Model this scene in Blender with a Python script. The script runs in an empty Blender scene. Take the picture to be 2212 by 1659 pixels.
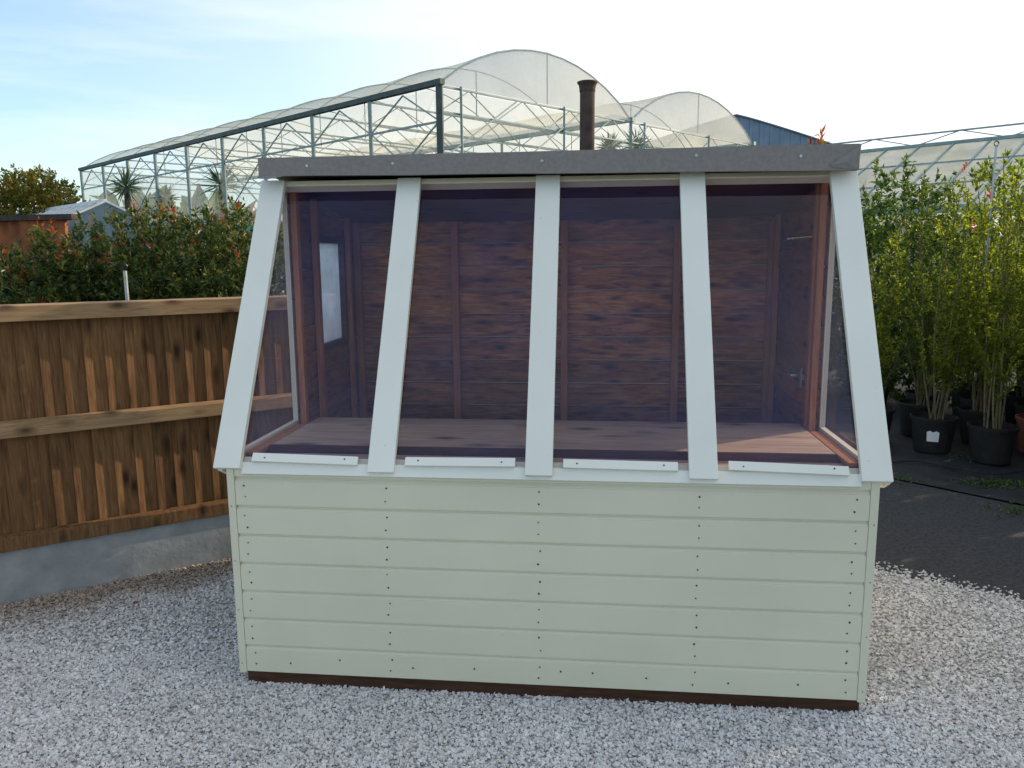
import bpy, math, random
import numpy as np
from mathutils import Vector, Matrix
R=math.radians
rng=np.random.RandomState(7)
random.seed(7)
sc=bpy.context.scene
sc.view_settings.view_transform='Standard'; sc.view_settings.look='None'; sc.view_settings.exposure=0
COL=sc.collection
# ------------------------------------------------------------------ camera
CAM=Vector((.2,-2.785,1.67)); YAW=6.1; PITCH=9.2; ROLL=-.49; F=1700.0; PW=2212.; PH=1659.
cam=bpy.data.cameras.new('camera'); camo=bpy.data.objects.new('camera',cam); COL.objects.link(camo)
cam.sensor_width=36; cam.lens=36*F/PW; cam.clip_start=.05; cam.clip_end=2000
CM=(Matrix.Rotation(R(YAW),4,'Z')@Matrix.Rotation(R(90-PITCH),4,'X')@Matrix.Rotation(R(ROLL),4,'Z'))
camo.matrix_world=Matrix.Translation(CAM)@CM
sc.camera=camo
ca,sa=math.cos(R(YAW)),math.sin(R(YAW))
def CW(lat,fwd,z=0):            # viewpoint-relative ground survey (right, ahead) -> world
    return Vector((CAM.x+lat*ca-fwd*sa, CAM.y+lat*sa+fwd*ca, z))
def at(px,py,D):                # world point at horizontal distance D ahead
    d=CM.to_3x3()@Vector(((px-PW/2)/F,-(py-PH/2)/F,-1))
    f=-d.x*sa+d.y*ca
    return CAM+d*(D/f)
# ------------------------------------------------------------------ object helpers
def tag(o,label=None,cat=None,group=None,kind=None):
    if label:o['label']=label
    if cat:o['category']=cat
    if group:o['group']=group
    if kind:o['kind']=kind
    return o
def empty(name,loc=(0,0,0)):
    o=bpy.data.objects.new(name,None); o.location=loc; o.empty_display_size=.2; COL.objects.link(o); return o
def org(p):
    return Vector((0,0,0)) if p is None else (org(p.parent)+p.location)
def np_obj(name,V,Fq,mat,parent=None,smooth=False):
    V=np.asarray(V,dtype=np.float32).reshape(-1,3); Fq=np.asarray(Fq,dtype=np.int32)
    o0=np.array(org(parent),dtype=np.float32) if parent else np.zeros(3,np.float32)
    V=V-o0
    k=Fq.shape[1]
    me=bpy.data.meshes.new(name)
    me.vertices.add(len(V)); me.vertices.foreach_set('co',V.ravel())
    me.loops.add(Fq.size); me.loops.foreach_set('vertex_index',Fq.ravel())
    me.polygons.add(len(Fq)); me.polygons.foreach_set('loop_start',np.arange(0,Fq.size,k,dtype=np.int32))
    me.polygons.foreach_set('use_smooth',np.full(len(Fq),smooth,dtype=bool))
    me.update(calc_edges=True); me.validate()
    me.materials.append(mat)
    o=bpy.data.objects.new(name,me); COL.objects.link(o)
    if parent:o.parent=parent
    return o
class MB:
    def __init__(s): s.v=[]; s.f=[]
    def add(s,vs,fs):
        b=len(s.v); s.v+=[tuple(v) for v in vs]; s.f+=[tuple(i+b for i in f) for f in fs]; return s
    def box(s,x0,x1,y0,y1,z0,z1):
        return s.add([(x0,y0,z0),(x1,y0,z0),(x1,y1,z0),(x0,y1,z0),(x0,y0,z1),(x1,y0,z1),(x1,y1,z1),(x0,y1,z1)],
          [(0,3,2,1),(4,5,6,7),(0,1,5,4),(1,2,6,5),(2,3,7,6),(3,0,4,7)])
    def hexa(s,P): return s.add(P,[(0,3,2,1),(4,5,6,7),(0,1,5,4),(1,2,6,5),(2,3,7,6),(3,0,4,7)])
    def loft(s,A,B):
        n=len(A); return s.add(list(A)+list(B),[tuple(range(n))[::-1],tuple(range(n,2*n))]+[(i,(i+1)%n,n+(i+1)%n,n+i) for i in range(n)])
    def bar(s,p,q,w,h=None,up=(0,0,1)):
        p=Vector(p);q=Vector(q);h=h or w
        d=(q-p).normalized(); u=Vector(up)
        if abs(d.dot(u))>.98:u=Vector((1,0,0))
        a=d.cross(u).normalized()*w/2; b=a.normalized().cross(d).normalized()*h/2
        return s.hexa([p-a-b,p+a-b,p+a+b,p-a+b,q-a-b,q+a-b,q+a+b,q-a+b])
    def tube(s,pts,rad,n=6,cap=True):
        pts=[Vector(p) for p in pts]
        if not hasattr(rad,'__len__'):rad=[rad]*len(pts)
        b=len(s.v)
        for i,p in enumerate(pts):
            d=(pts[min(i+1,len(pts)-1)]-pts[max(i-1,0)]).normalized()
            u=Vector((0,0,1)) if abs(d.z)<.9 else Vector((1,0,0))
            a=d.cross(u).normalized(); c=d.cross(a)
            for k in range(n):
                t=2*math.pi*k/n; s.v.append(tuple(p+(a*math.cos(t)+c*math.sin(t))*rad[i]))
        for i in range(len(pts)-1):
            for k in range(n):
                s.f.append((b+i*n+k,b+i*n+(k+1)%n,b+(i+1)*n+(k+1)%n,b+(i+1)*n+k))
        if cap:
            s.f.append(tuple(b+k for k in range(n))); e=b+(len(pts)-1)*n; s.f.append(tuple(e+k for k in range(n))[::-1])
        return s
    def lathe(s,c,prof,n=24):
        b=len(s.v)
        for r,z in prof:
            for k in range(n):
                t=2*math.pi*k/n; s.v.append((c[0]+r*math.cos(t),c[1]+r*math.sin(t),c[2]+z))
        for i in range(len(prof)-1):
            for k in range(n): s.f.append((b+i*n+k,b+i*n+(k+1)%n,b+(i+1)*n+(k+1)%n,b+(i+1)*n+k))
        return s
    def build(s,name,mat,parent=None,bevel=0,smooth=False):
        me=bpy.data.meshes.new(name); o0=org(parent) if parent else Vector((0,0,0))
        me.from_pydata([tuple(Vector(v)-o0) for v in s.v],[],s.f); me.update()
        import bmesh
        bm=bmesh.new(); bm.from_mesh(me); bmesh.ops.recalc_face_normals(bm,faces=bm.faces); bm.to_mesh(me); bm.free()
        if smooth:
            for p in me.polygons:p.use_smooth=True
        me.materials.append(mat)
        o=bpy.data.objects.new(name,me); COL.objects.link(o)
        if parent:o.parent=parent
        if bevel:
            m=o.modifiers.new('b','BEVEL'); m.width=bevel; m.segments=2; m.limit_method='ANGLE'
        return o
# ------------------------------------------------------------------ materials
def newmat(name):
    m=bpy.data.materials.new(name); m.use_nodes=True; nt=m.node_tree; nt.nodes.clear()
    out=nt.nodes.new('ShaderNodeOutputMaterial'); return m,nt,out
def N(nt,t,**k):
    n=nt.nodes.new(t)
    for a,b in k.items():
        if a in n.inputs: n.inputs[a].default_value=b
        else: setattr(n,a,b)
    return n
def L(nt,a,b): nt.links.new(a,b)
def ramp(nt,fac,stops):
    r=nt.nodes.new('ShaderNodeValToRGB'); e=r.color_ramp.elements
    while len(e)<len(stops): e.new(.5)
    for i,(p,c) in enumerate(stops): e[i].position=p; e[i].color=(*c,1) if len(c)==3 else c
    L(nt,fac,r.inputs[0]); return r.outputs[0]
def coords(nt,scale=(1,1,1),kind='Object'):
    tc=N(nt,'ShaderNodeTexCoord'); mp=N(nt,'ShaderNodeMapping'); mp.inputs['Scale'].default_value=scale
    L(nt,tc.outputs[kind],mp.inputs[0]); return mp.outputs[0]
def noise(nt,vec,scale,detail=4,rough=.55):
    n=N(nt,'ShaderNodeTexNoise'); n.inputs['Scale'].default_value=scale; n.inputs['Detail'].default_value=detail; n.inputs['Roughness'].default_value=rough
    L(nt,vec,n.inputs['Vector']); return n.outputs['Fac']
def mixc(nt,fac,a,b,mode='MIX'):
    m=N(nt,'ShaderNodeMix',data_type='RGBA',blend_type=mode)
    for s,v in ((m.inputs[0],fac),(m.inputs[6],a),(m.inputs[7],b)):
        if hasattr(v,'node') : L(nt,v,s)
        elif hasattr(v,'__len__'): s.default_value=(*v,1) if len(v)==3 else v
        else: s.default_value=v
    return m.outputs[2]
def bump(nt,h,strength=.3,dist=.01):
    b=N(nt,'ShaderNodeBump'); b.inputs['Strength'].default_value=strength; b.inputs['Distance'].default_value=dist; L(nt,h,b.inputs['Height']); return b.outputs[0]
def princ(nt,out,col,rough=.6,nrm=None,spec=.4,metal=0):
    p=N(nt,'ShaderNodeBsdfPrincipled'); 
    if hasattr(col,'node'):L(nt,col,p.inputs['Base Color'])
    else:p.inputs['Base Color'].default_value=(*col,1)
    if hasattr(rough,'node'):L(nt,rough,p.inputs['Roughness'])
    else:p.inputs['Roughness'].default_value=rough
    p.inputs['Specular IOR Level'].default_value=spec; p.inputs['Metallic'].default_value=metal
    if nrm:L(nt,nrm,p.inputs['Normal'])
    if out:L(nt,p.outputs[0],out.inputs[0])
    return p
def simple(name,c1,c2,scale=8,rough=.7,bs=.2,bd=.01,spec=.3,metal=0,sc3=(1,1,1),isl=0):
    m,nt,out=newmat(name); v=coords(nt,sc3); n=noise(nt,v,scale,4,.6)
    c=ramp(nt,n,[(.3,c1),(.7,c2)])
    if isl:
        g=N(nt,'ShaderNodeNewGeometry'); rr=ramp(nt,g.outputs['Random Per Island'],[(0,(1-isl,)*3),(1,(1+isl,)*3)])
        c=mixc(nt,1.0,c,rr,'MULTIPLY')
    princ(nt,out,c,rough,bump(nt,noise(nt,v,scale*6,2,.6),bs,bd) if bs>.15 else None,spec,metal); return m
def paint(name,col,sc3):
    m,nt,out=newmat(name); v=coords(nt,sc3); v2=coords(nt)
    n=noise(nt,v,30,3,.6); big=noise(nt,v2,1.6,3,.55)
    dark=tuple(c*.93 for c in col); c=mixc(nt,ramp(nt,big,[(.35,(0,0,0)),(.65,(1,1,1))]),dark,col)
    c=mixc(nt,ramp(nt,noise(nt,v2,60,1,.5),[(.76,(0,0,0)),(.81,(1,1,1))]),c,tuple(x*.80 for x in col))
    g=N(nt,'ShaderNodeNewGeometry'); rr=ramp(nt,g.outputs['Random Per Island'],[(0,(.965,.97,.975)),(1,(1,1,1))])
    c=mixc(nt,1.0,c,rr,'MULTIPLY')
    princ(nt,out,c,.42,bump(nt,n,.12,.003),.4); return m
def wood(name,dark,mid,lite,sc3,knots=True,rough=.7,spec=.25,gs=6,isl=.25,ks=2.2,stain=.35,contrast=.25):
    m,nt,out=newmat(name); v=coords(nt,sc3); v2=coords(nt)
    g=N(nt,'ShaderNodeNewGeometry'); rnd=g.outputs['Random Per Island']
    ad=N(nt,'ShaderNodeVectorMath',operation='ADD'); cx=N(nt,'ShaderNodeCombineXYZ')
    mu=N(nt,'ShaderNodeMath',operation='MULTIPLY'); mu.inputs[1].default_value=37; L(nt,rnd,mu.inputs[0])
    for i in range(3):L(nt,mu.outputs[0],cx.inputs[i])
    L(nt,v,ad.inputs[0]); L(nt,cx.outputs[0],ad.inputs[1]); vv=ad.outputs[0]
    n=N(nt,'ShaderNodeTexNoise'); n.inputs['Scale'].default_value=gs; n.inputs['Detail'].default_value=5; n.inputs['Roughness'].default_value=.68; n.inputs['Distortion'].default_value=.8
    L(nt,vv,n.inputs['Vector']); f=n.outputs['Fac']
    c=ramp(nt,f,[(.5-contrast,dark),(.5,mid),(.5+contrast,lite)])
    if knots:
        v3=coords(nt,tuple(min(a,ks) for a in sc3)); ad2=N(nt,'ShaderNodeVectorMath',operation='ADD'); L(nt,v3,ad2.inputs[0]); L(nt,cx.outputs[0],ad2.inputs[1])
        vo=N(nt,'ShaderNodeTexVoronoi'); vo.inputs['Scale'].default_value=gs*.85
        L(nt,ad2.outputs[0],vo.inputs['Vector'])
        k=ramp(nt,vo.outputs['Distance'],[(.07,(.95,.95,.95)),(.15,(.6,.6,.6)),(.32,(0,0,0))])
        c=mixc(nt,k,c,tuple(x*.3 for x in dark))
    st=noise(nt,v2,1.7,2,.5); c=mixc(nt,ramp(nt,st,[(.40,(0,0,0)),(.75,(stain,)*3)]),c,tuple(x*.6 for x in dark))
    rr=ramp(nt,rnd,[(0,(1-isl,)*3),(1,(1+isl,)*3)]); c=mixc(nt,1.0,c,rr,'MULTIPLY')
    princ(nt,out,c,rough,bump(nt,f,.4,.003),spec); return m
def leafmat(name,cols,trans=.45,rough=.45):
    m,nt,out=newmat(name); g=N(nt,'ShaderNodeNewGeometry')
    c=ramp(nt,g.outputs['Random Per Island'],[(i/(len(cols)-1)*.98+.01,x) for i,x in enumerate(cols)])
    p=princ(nt,None,c,rough,None,.35); t=N(nt,'ShaderNodeBsdfTranslucent'); L(nt,mixc(nt,1.0,c,(2.0,1.9,.9),'MULTIPLY'),t.inputs[0])
    mx=N(nt,'ShaderNodeMixShader'); mx.inputs[0].default_value=trans; L(nt,p.outputs[0],mx.inputs[1]); L(nt,t.outputs[0],mx.inputs[2]); L(nt,mx.outputs[0],out.inputs[0]); return m
def filmmat(name,col,opac,noisy=.2,trans=.5,sc=(1,1,1),ns=1.5):
    m,nt,out=newmat(name); v=coords(nt,sc); n=noise(nt,v,ns,4,.6)
    c=mixc(nt,n,tuple(x*(1-noisy*1.2) for x in col),col)
    d=N(nt,'ShaderNodeBsdfDiffuse'); t=N(nt,'ShaderNodeBsdfTranslucent'); L(nt,c,d.inputs[0]); L(nt,c,t.inputs[0])
    a=N(nt,'ShaderNodeMixShader'); a.inputs[0].default_value=trans; L(nt,d.outputs[0],a.inputs[1]); L(nt,t.outputs[0],a.inputs[2])
    tr=N(nt,'ShaderNodeBsdfTransparent'); b=N(nt,'ShaderNodeMixShader')
    mr=N(nt,'ShaderNodeMapRange'); mr.inputs[1].default_value=.3; mr.inputs[2].default_value=.7; mr.inputs[3].default_value=opac*(1-noisy); mr.inputs[4].default_value=min(1,opac*(1+noisy)); L(nt,n,mr.inputs[0])
    L(nt,mr.outputs[0],b.inputs[0]); L(nt,tr.outputs[0],b.inputs[1]); L(nt,a.outputs[0],b.inputs[2]); L(nt,b.outputs[0],out.inputs[0]); return m
def glassmat(name,haze,hcol,rough=.02,tint=(.93,.91,.94)):
    m,nt,out=newmat(name); v=coords(nt); n=noise(nt,v,2.5,3,.6)
    tr=N(nt,'ShaderNodeBsdfTransparent'); tr.inputs[0].default_value=(*tint,1)
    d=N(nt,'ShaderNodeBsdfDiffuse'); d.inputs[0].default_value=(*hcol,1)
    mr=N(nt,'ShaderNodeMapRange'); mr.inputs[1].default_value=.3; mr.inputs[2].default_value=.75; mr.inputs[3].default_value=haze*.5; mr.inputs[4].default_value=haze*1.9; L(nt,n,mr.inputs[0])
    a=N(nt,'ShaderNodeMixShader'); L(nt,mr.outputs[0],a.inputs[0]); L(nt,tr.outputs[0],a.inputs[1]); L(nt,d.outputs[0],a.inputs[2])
    gl=N(nt,'ShaderNodeBsdfGlossy'); gl.inputs['Roughness'].default_value=rough
    lw=N(nt,'ShaderNodeLayerWeight'); lw.inputs[0].default_value=.5
    pw=N(nt,'ShaderNodeMath',operation='POWER'); pw.inputs[1].default_value=5; L(nt,lw.outputs['Facing'],pw.inputs[0])
    ma=N(nt,'ShaderNodeMath',operation='MULTIPLY_ADD'); ma.inputs[1].default_value=.9; ma.inputs[2].default_value=.04; L(nt,pw.outputs[0],ma.inputs[0])
    b=N(nt,'ShaderNodeMixShader'); L(nt,ma.outputs[0],b.inputs[0]); L(nt,a.outputs[0],b.inputs[1]); L(nt,gl.outputs[0],b.inputs[2]); L(nt,b.outputs[0],out.inputs[0]); return m

GREEN=(.73,.69,.525)
M=dict(
 pgx=paint('painted_boards',GREEN,(1,20,20)), pgz=paint('painted_uprights_skylit',(.82,.81,.72),(20,4,1)), pgc=paint('painted_corner',GREEN,(20,4,1)),  # uprights: same paint, its colour lightened for skylight on the sloping bars
 stainx=wood('stained_lining',(.10,.030,.010),(.40,.155,.045),(.66,.31,.11),(1,8,7),isl=.32,stain=.6,ks=3,contrast=.17),
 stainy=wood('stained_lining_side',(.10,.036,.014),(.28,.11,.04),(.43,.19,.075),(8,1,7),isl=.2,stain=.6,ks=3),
 stud=wood('stained_stud',(.26,.095,.035),(.42,.165,.058),(.54,.24,.09),(9,9,1),False),
 ceil=wood('ceiling_wood',(.05,.020,.010),(.11,.045,.020),(.17,.075,.032),(1,8,7),isl=.2),
 bench=wood('bench_wood',(.26,.18,.12),(.42,.30,.21),(.54,.41,.29),(1,9,9),gs=4,isl=.12,stain=.15),
 bearer=wood('bearer_wood',(.035,.015,.008),(.075,.032,.017),(.12,.055,.03),(1,9,9),False),
 fboard=wood('fence_board',(.09,.040,.016),(.175,.086,.034),(.255,.135,.055),(16,16,1.2),gs=4,isl=.22,stain=.25,ks=3.2,contrast=.2),
 frail=wood('fence_rail',(.21,.12,.058),(.34,.21,.105),(.45,.30,.16),(1.2,1.2,12),gs=5,stain=.2,ks=2.6),
 conc=simple('concrete',(.24,.245,.25),(.40,.40,.39),6,.9,.5,.004),
 felt=simple('roof_felt',(.215,.195,.18),(.265,.245,.23),60,.9,.5,.002),
 metal=simple('galvanised',(.35,.36,.38),(.5,.51,.53),20,.4,.1,.001,.5,.8),
 darkmetal=simple('dark_metal',(.02,.02,.022),(.04,.04,.042),20,.45,.1,.001,.5,.5),
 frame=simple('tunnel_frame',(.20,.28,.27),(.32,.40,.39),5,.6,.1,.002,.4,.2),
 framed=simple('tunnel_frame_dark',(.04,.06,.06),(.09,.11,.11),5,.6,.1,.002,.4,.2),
 rust=simple('rusty_steel',(.045,.033,.031),(.095,.068,.060),14,.85,.4,.003,.2),
 redwall=simple('weathered_red_wall',(.16,.05,.025),(.42,.16,.06),3,.85,.3,.01,.2),
 pot=simple('black_plastic_pot',(.010,.010,.011),(.022,.021,.020),10,.6,.1,.002,.3),
 redpot=simple('terracotta_pot',(.16,.04,.025),(.24,.07,.045),10,.6,.1,.002,.4),
 soil=simple('compost',(.012,.009,.006),(.04,.028,.018),40,.95,.9,.01,.1),
 stem=simple('stem_bark',(.09,.075,.04),(.20,.17,.09),20,.8,.1,.003,.2),
 bark=simple('tree_bark',(.05,.04,.03),(.12,.10,.075),20,.9,.5,.01,.2),
 white=simple('white_label',(.7,.7,.7),(.82,.82,.82),8,.6,.02,.001),
 asphalt=simple('asphalt',(.022,.023,.026),(.065,.065,.068),50,.9,.9,.004,.3),
 membrane=simple('weed_fabric',(.010,.011,.014),(.026,.028,.033),7,.6,.5,.01,.4),
 earth=simple('earth',(.03,.04,.015),(.05,.055,.03),2,.95,.5,.02,.1),
 barn=simple('barn_sheet',(.15,.22,.31),(.21,.28,.38),2,.6,.1,.01,.3),
 barnroof=simple('barn_roof',(.15,.20,.27),(.20,.26,.33),2,.6,.1,.01,.3),
 leaf=leafmat('privet_leaf',[(.06,.095,.014),(.14,.19,.024),(.32,.34,.045)],.6),
 leafm=leafmat('mid_leaf',[(.04,.075,.018),(.085,.13,.024),(.18,.22,.04)],.5),
 leafd=leafmat('dark_leaf',[(.025,.055,.016),(.05,.095,.022),(.10,.15,.035)],.4),
 phot=leafmat('photinia_leaf',[(.020,.045,.015),(.045,.085,.022),(.17,.15,.04)],.35,.35),
 red=leafmat('red_leaf',[(.24,.035,.025),(.34,.07,.035),(.32,.14,.045)],.4),
 autumn=leafmat('autumn_leaf',[(.06,.10,.02),(.12,.14,.025),(.30,.17,.035)],.35),
 palm=leafmat('palm_leaf',[(.06,.11,.07),(.10,.16,.09)],.2),
 film=filmmat('polythene_gable',(.94,.95,.96),.62,.15,.75,(1,1,1),1.2),
 roof=filmmat('polythene_roof',(.93,.91,.76),.60,.2,.65,(1,1,1),.9),
 frost=filmmat('frosted_pane',(.85,.92,.97),.75,.2,.9,(1,1,1),6),
 net=filmmat('clear_side_sheet',(.90,.95,.94),.27,.35,.75,(1,1,1),1.0),
 blueg=filmmat('blue_glazing',(.22,.32,.40),.75,.2,.4,(1,1,1),1.0),
 teal=filmmat('green_netting',(.10,.38,.32),.75,.2,.5),
 ghroof=filmmat('glasshouse_glass',(.72,.73,.60),.66,.3,.5,(1,1,1),1.6),
 glass=glassmat('shed_glazing',.042,(.12,.16,.60),.02,(.92,.89,.92)),  # blue haze colour stands in for reflected sky and lens veil over dust
 sglass=glassmat('side_glazing',.02,(.4,.5,.6)),
)
def gravelmat(name,island):
    m,nt,out=newmat(name); v=coords(nt,kind='Object'); nr=None
    if island:
        g=N(nt,'ShaderNodeNewGeometry'); r=g.outputs['Random Per Island']
        c=ramp(nt,r,[(0,(.40,.375,.36)),(.12,(.54,.515,.495)),(.4,(.65,.625,.60)),(.8,(.74,.715,.69)),(1,(.84,.82,.79))])
    else:
        vo=N(nt,'ShaderNodeTexVoronoi'); vo.inputs['Scale'].default_value=80; L(nt,v,vo.inputs['Vector'])
        c=ramp(nt,vo.outputs['Color'],[(0,(.38,.365,.355)),(.5,(.54,.52,.50)),(1,(.67,.65,.62))])
        c=mixc(nt,ramp(nt,vo.outputs['Distance'],[(.3,(0,0,0)),(.75,(.6,.6,.6))]),c,(.26,.25,.245))
        inv=N(nt,'ShaderNodeMath',operation='SUBTRACT'); inv.inputs[0].default_value=1; L(nt,vo.outputs['Distance'],inv.inputs[1])
        nr=bump(nt,inv.outputs[0],1,.012)
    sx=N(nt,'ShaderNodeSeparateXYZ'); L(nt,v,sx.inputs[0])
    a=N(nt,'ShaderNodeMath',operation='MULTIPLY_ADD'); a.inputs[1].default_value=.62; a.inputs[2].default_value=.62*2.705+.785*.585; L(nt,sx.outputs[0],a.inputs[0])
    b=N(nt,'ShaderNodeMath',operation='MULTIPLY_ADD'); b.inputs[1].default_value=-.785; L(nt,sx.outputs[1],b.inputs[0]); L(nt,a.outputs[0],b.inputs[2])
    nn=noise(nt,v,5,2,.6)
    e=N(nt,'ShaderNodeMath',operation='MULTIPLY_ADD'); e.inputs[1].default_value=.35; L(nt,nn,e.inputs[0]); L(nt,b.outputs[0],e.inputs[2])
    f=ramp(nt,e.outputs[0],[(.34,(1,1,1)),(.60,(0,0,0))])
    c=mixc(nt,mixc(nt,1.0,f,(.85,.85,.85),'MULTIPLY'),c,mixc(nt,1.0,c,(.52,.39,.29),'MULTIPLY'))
    c=mixc(nt,1.0,c,ramp(nt,noise(nt,v,1.3,2,.6),[(.3,(.90,.89,.88)),(.7,(1.03,1.03,1.03))]),'MULTIPLY')
    princ(nt,out,c,.85,nr,.25); return m
M['gbase']=gravelmat('gravel_bed',False); M['stone']=gravelmat('gravel_chips',True)

# ------------------------------------------------------------------ world and sun
AZ=57; EL=20
s=Vector((math.sin(R(AZ))*math.cos(R(EL)),math.cos(R(AZ))*math.cos(R(EL)),math.sin(R(EL))))
w=bpy.data.worlds.new('World'); sc.world=w; w.use_nodes=True; nt=w.node_tree; nt.nodes.clear()
wo=N(nt,'ShaderNodeOutputWorld'); bg=N(nt,'ShaderNodeBackground'); bg.inputs[1].default_value=.145
sky=N(nt,'ShaderNodeTexSky'); sky.sky_type='NISHITA'; sky.sun_disc=False; sky.sun_elevation=R(EL); sky.sun_rotation=R(AZ)
sky.air_density=1.0; sky.dust_density=1.2; sky.ozone_density=1.4
tc=N(nt,'ShaderNodeTexCoord'); mp=N(nt,'ShaderNodeMapping'); mp.inputs['Rotation'].default_value=(R(14),R(-22),R(25)); mp.inputs['Scale'].default_value=(1.1,1.6,9)
L(nt,tc.outputs['Generated'],mp.inputs[0])
n1=noise(nt,mp.outputs[0],1.6,6,.60)
dt=N(nt,'ShaderNodeVectorMath',operation='DOT_PRODUCT'); L(nt,tc.outputs['Generated'],dt.inputs[0]); dt.inputs[1].default_value=tuple(s)
glow=ramp(nt,dt.outputs['Value'],[(.0,(.16,)*3),(.26,(.34,)*3),(.54,(.82,)*3),(.78,(1,)*3)])
cl=ramp(nt,n1,[(.42,(0,0,0)),(.75,(.45,.45,.45))])
fac=mixc(nt,1.0,glow,cl,'SCREEN')
sky2=mixc(nt,1.0,sky.outputs[0],(1.44,1.76,1.86),'MULTIPLY')
L(nt,mixc(nt,fac,sky2,(8.6,8.7,8.8)),bg.inputs[0]); L(nt,bg.outputs[0],wo.inputs[0])
sl=bpy.data.lights.new('sun','SUN'); sl.energy=5.0; sl.angle=R(.5); sl.color=(1,.82,.60)
so=bpy.data.objects.new('sun',sl); so.rotation_euler=s.to_track_quat('Z','Y').to_euler(); so.location=(5,5,8); COL.objects.link(so)

# ------------------------------------------------------------------ ground
def sheet(name,pts,z,mat,kind='structure'):
    b=MB(); b.add([(x,y,z) for x,y in pts],[tuple(range(len(pts)))]); o=b.build(name,mat); o['kind']=kind; return o
sheet('ground',[(-600,-600),(600,-600),(600,600),(-600,600)],-.012,M['earth'])
FP=Vector((-2.705,.585)); FD=Vector((.785,.62)); FD.normalize(); FN=Vector((FD.y,-FD.x))
def fp(t,off=0,z=0): 
    p=FP+FD*t+FN*off; return Vector((p.x,p.y,z))
E0=Vector((1.72,1.36)); ED=Vector((.868,-.496)).normalized()
gp=[fp(-9,-.03),fp(4.2,-.03)]
e1=E0-ED*1.6; e2=E0+ED*9
poly=[(gp[0].x,gp[0].y),(gp[0].x,-12),(e2.x,-12),(e2.x,e2.y),(E0.x+ED.x*.6,E0.y+ED.y*.6+.01),(E0.x,E0.y),(e1.x,e1.y),(gp[1].x,gp[1].y)]
sheet('gravel_bed',poly,0,M['gbase'])
sheet('tarmac_path',[(e1.x,e1.y+.0),(E0.x,E0.y),(e2.x,e2.y),(12,-2),(9,2.0),(3.05,2.57),(2.47,3.12),(1.2,4.6),(gp[1].x+.1,gp[1].y)],.004,M['asphalt'])
nx=40
mem=[]
for i in range(nx):
    for j in range(30):
        p=Vector((2.47,3.12))+Vector((.72,-.69))*(i-12)*.25+Vector((.67,.74))*j*.25
        mem.append((p.x,p.y,.012+.012*math.sin(i*1.7+j*.9)*math.sin(j*1.3)+.006*random.random()))
np_obj('weed_membrane',mem,[(i*30+j,(i+1)*30+j,(i+1)*30+j+1,i*30+j+1) for i in range(nx-1) for j in range(29)],M['membrane'],None,True)['kind']='structure'
def chips(n,x0,x1,y0,y1,smin,smax):
    P=np.c_[rng.uniform(x0,x1,n),rng.uniform(y0,y1,n)]
    sd=(P[:,0]-FP.x)*FN.x+(P[:,1]-FP.y)*FN.y
    side=((P[:,0]-E0.x)*(-ED.y)+(P[:,1]-E0.y)*ED.x)
    spill=rng.rand(n)**3*.16
    k=(sd>.02)&(side<spill)&~((np.abs(P[:,0])<1.16)&(P[:,1]>.02)&(P[:,1]<1.58))
    return P[k],rng.uniform(smin,smax,k.sum())
PA,SA=chips(88000,-2.9,2.9,-.8,.2,.0042,.0084)
PD,SD=chips(70000,-2.9,2.9,.2,1.75,.0050,.0090)
PB,SB=chips(12000,-3.6,4.2,-2.0,-.8,.008,.013)
PC,SC=chips(4000,2.4,4.0,-.8,1.75,.007,.012)
P=np.r_[PA,PD,PB,PC]; S=np.r_[SA,SD,SB,SC]; n=len(P)
cube=np.array([(-1,-1,-1),(1,-1,-1),(1,1,-1),(-1,1,-1),(-1,-1,1),(1,-1,1),(1,1,1),(-1,1,1)],float)
V=cube[None]*np.stack([S*rng.uniform(.75,1.15,n),S*rng.uniform(.6,.95,n),S*rng.uniform(.35,.55,n)],1)[:,None,:]
V=V*rng.uniform(.55,1.1,(n,8,1)); V+=rng.normal(0,1,(n,8,3))*S[:,None,None]*.10
Q=rng.normal(0,1,(n,4)); Q[:,1:3]*=.32; Q/=np.linalg.norm(Q,axis=1)[:,None]
qw,qx,qy,qz=Q[:,0],Q[:,1],Q[:,2],Q[:,3]
RM=np.stack([1-2*(qy**2+qz**2),2*(qx*qy-qz*qw),2*(qx*qz+qy*qw),2*(qx*qy+qz*qw),1-2*(qx**2+qz**2),2*(qy*qz-qx*qw),2*(qx*qz-qy*qw),2*(qy*qz+qx*qw),1-2*(qx**2+qy**2)],1).reshape(n,3,3)
V=np.einsum('nij,nkj->nki',RM,V)
V+=np.c_[P,rng.uniform(.001,.007,n)][:,None,:]
cf=np.array([(0,3,2,1),(4,5,6,7),(0,1,5,4),(1,2,6,5),(2,3,7,6),(3,0,4,7)])
FQ=(cf[None]+(np.arange(n)*8)[:,None,None]).reshape(-1,4)
g=np_obj('gravel',V.reshape(-1,3),FQ,M['stone']); tag(g,'pale grey limestone gravel chips covering the yard around the shed','gravel',kind='stuff')

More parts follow.
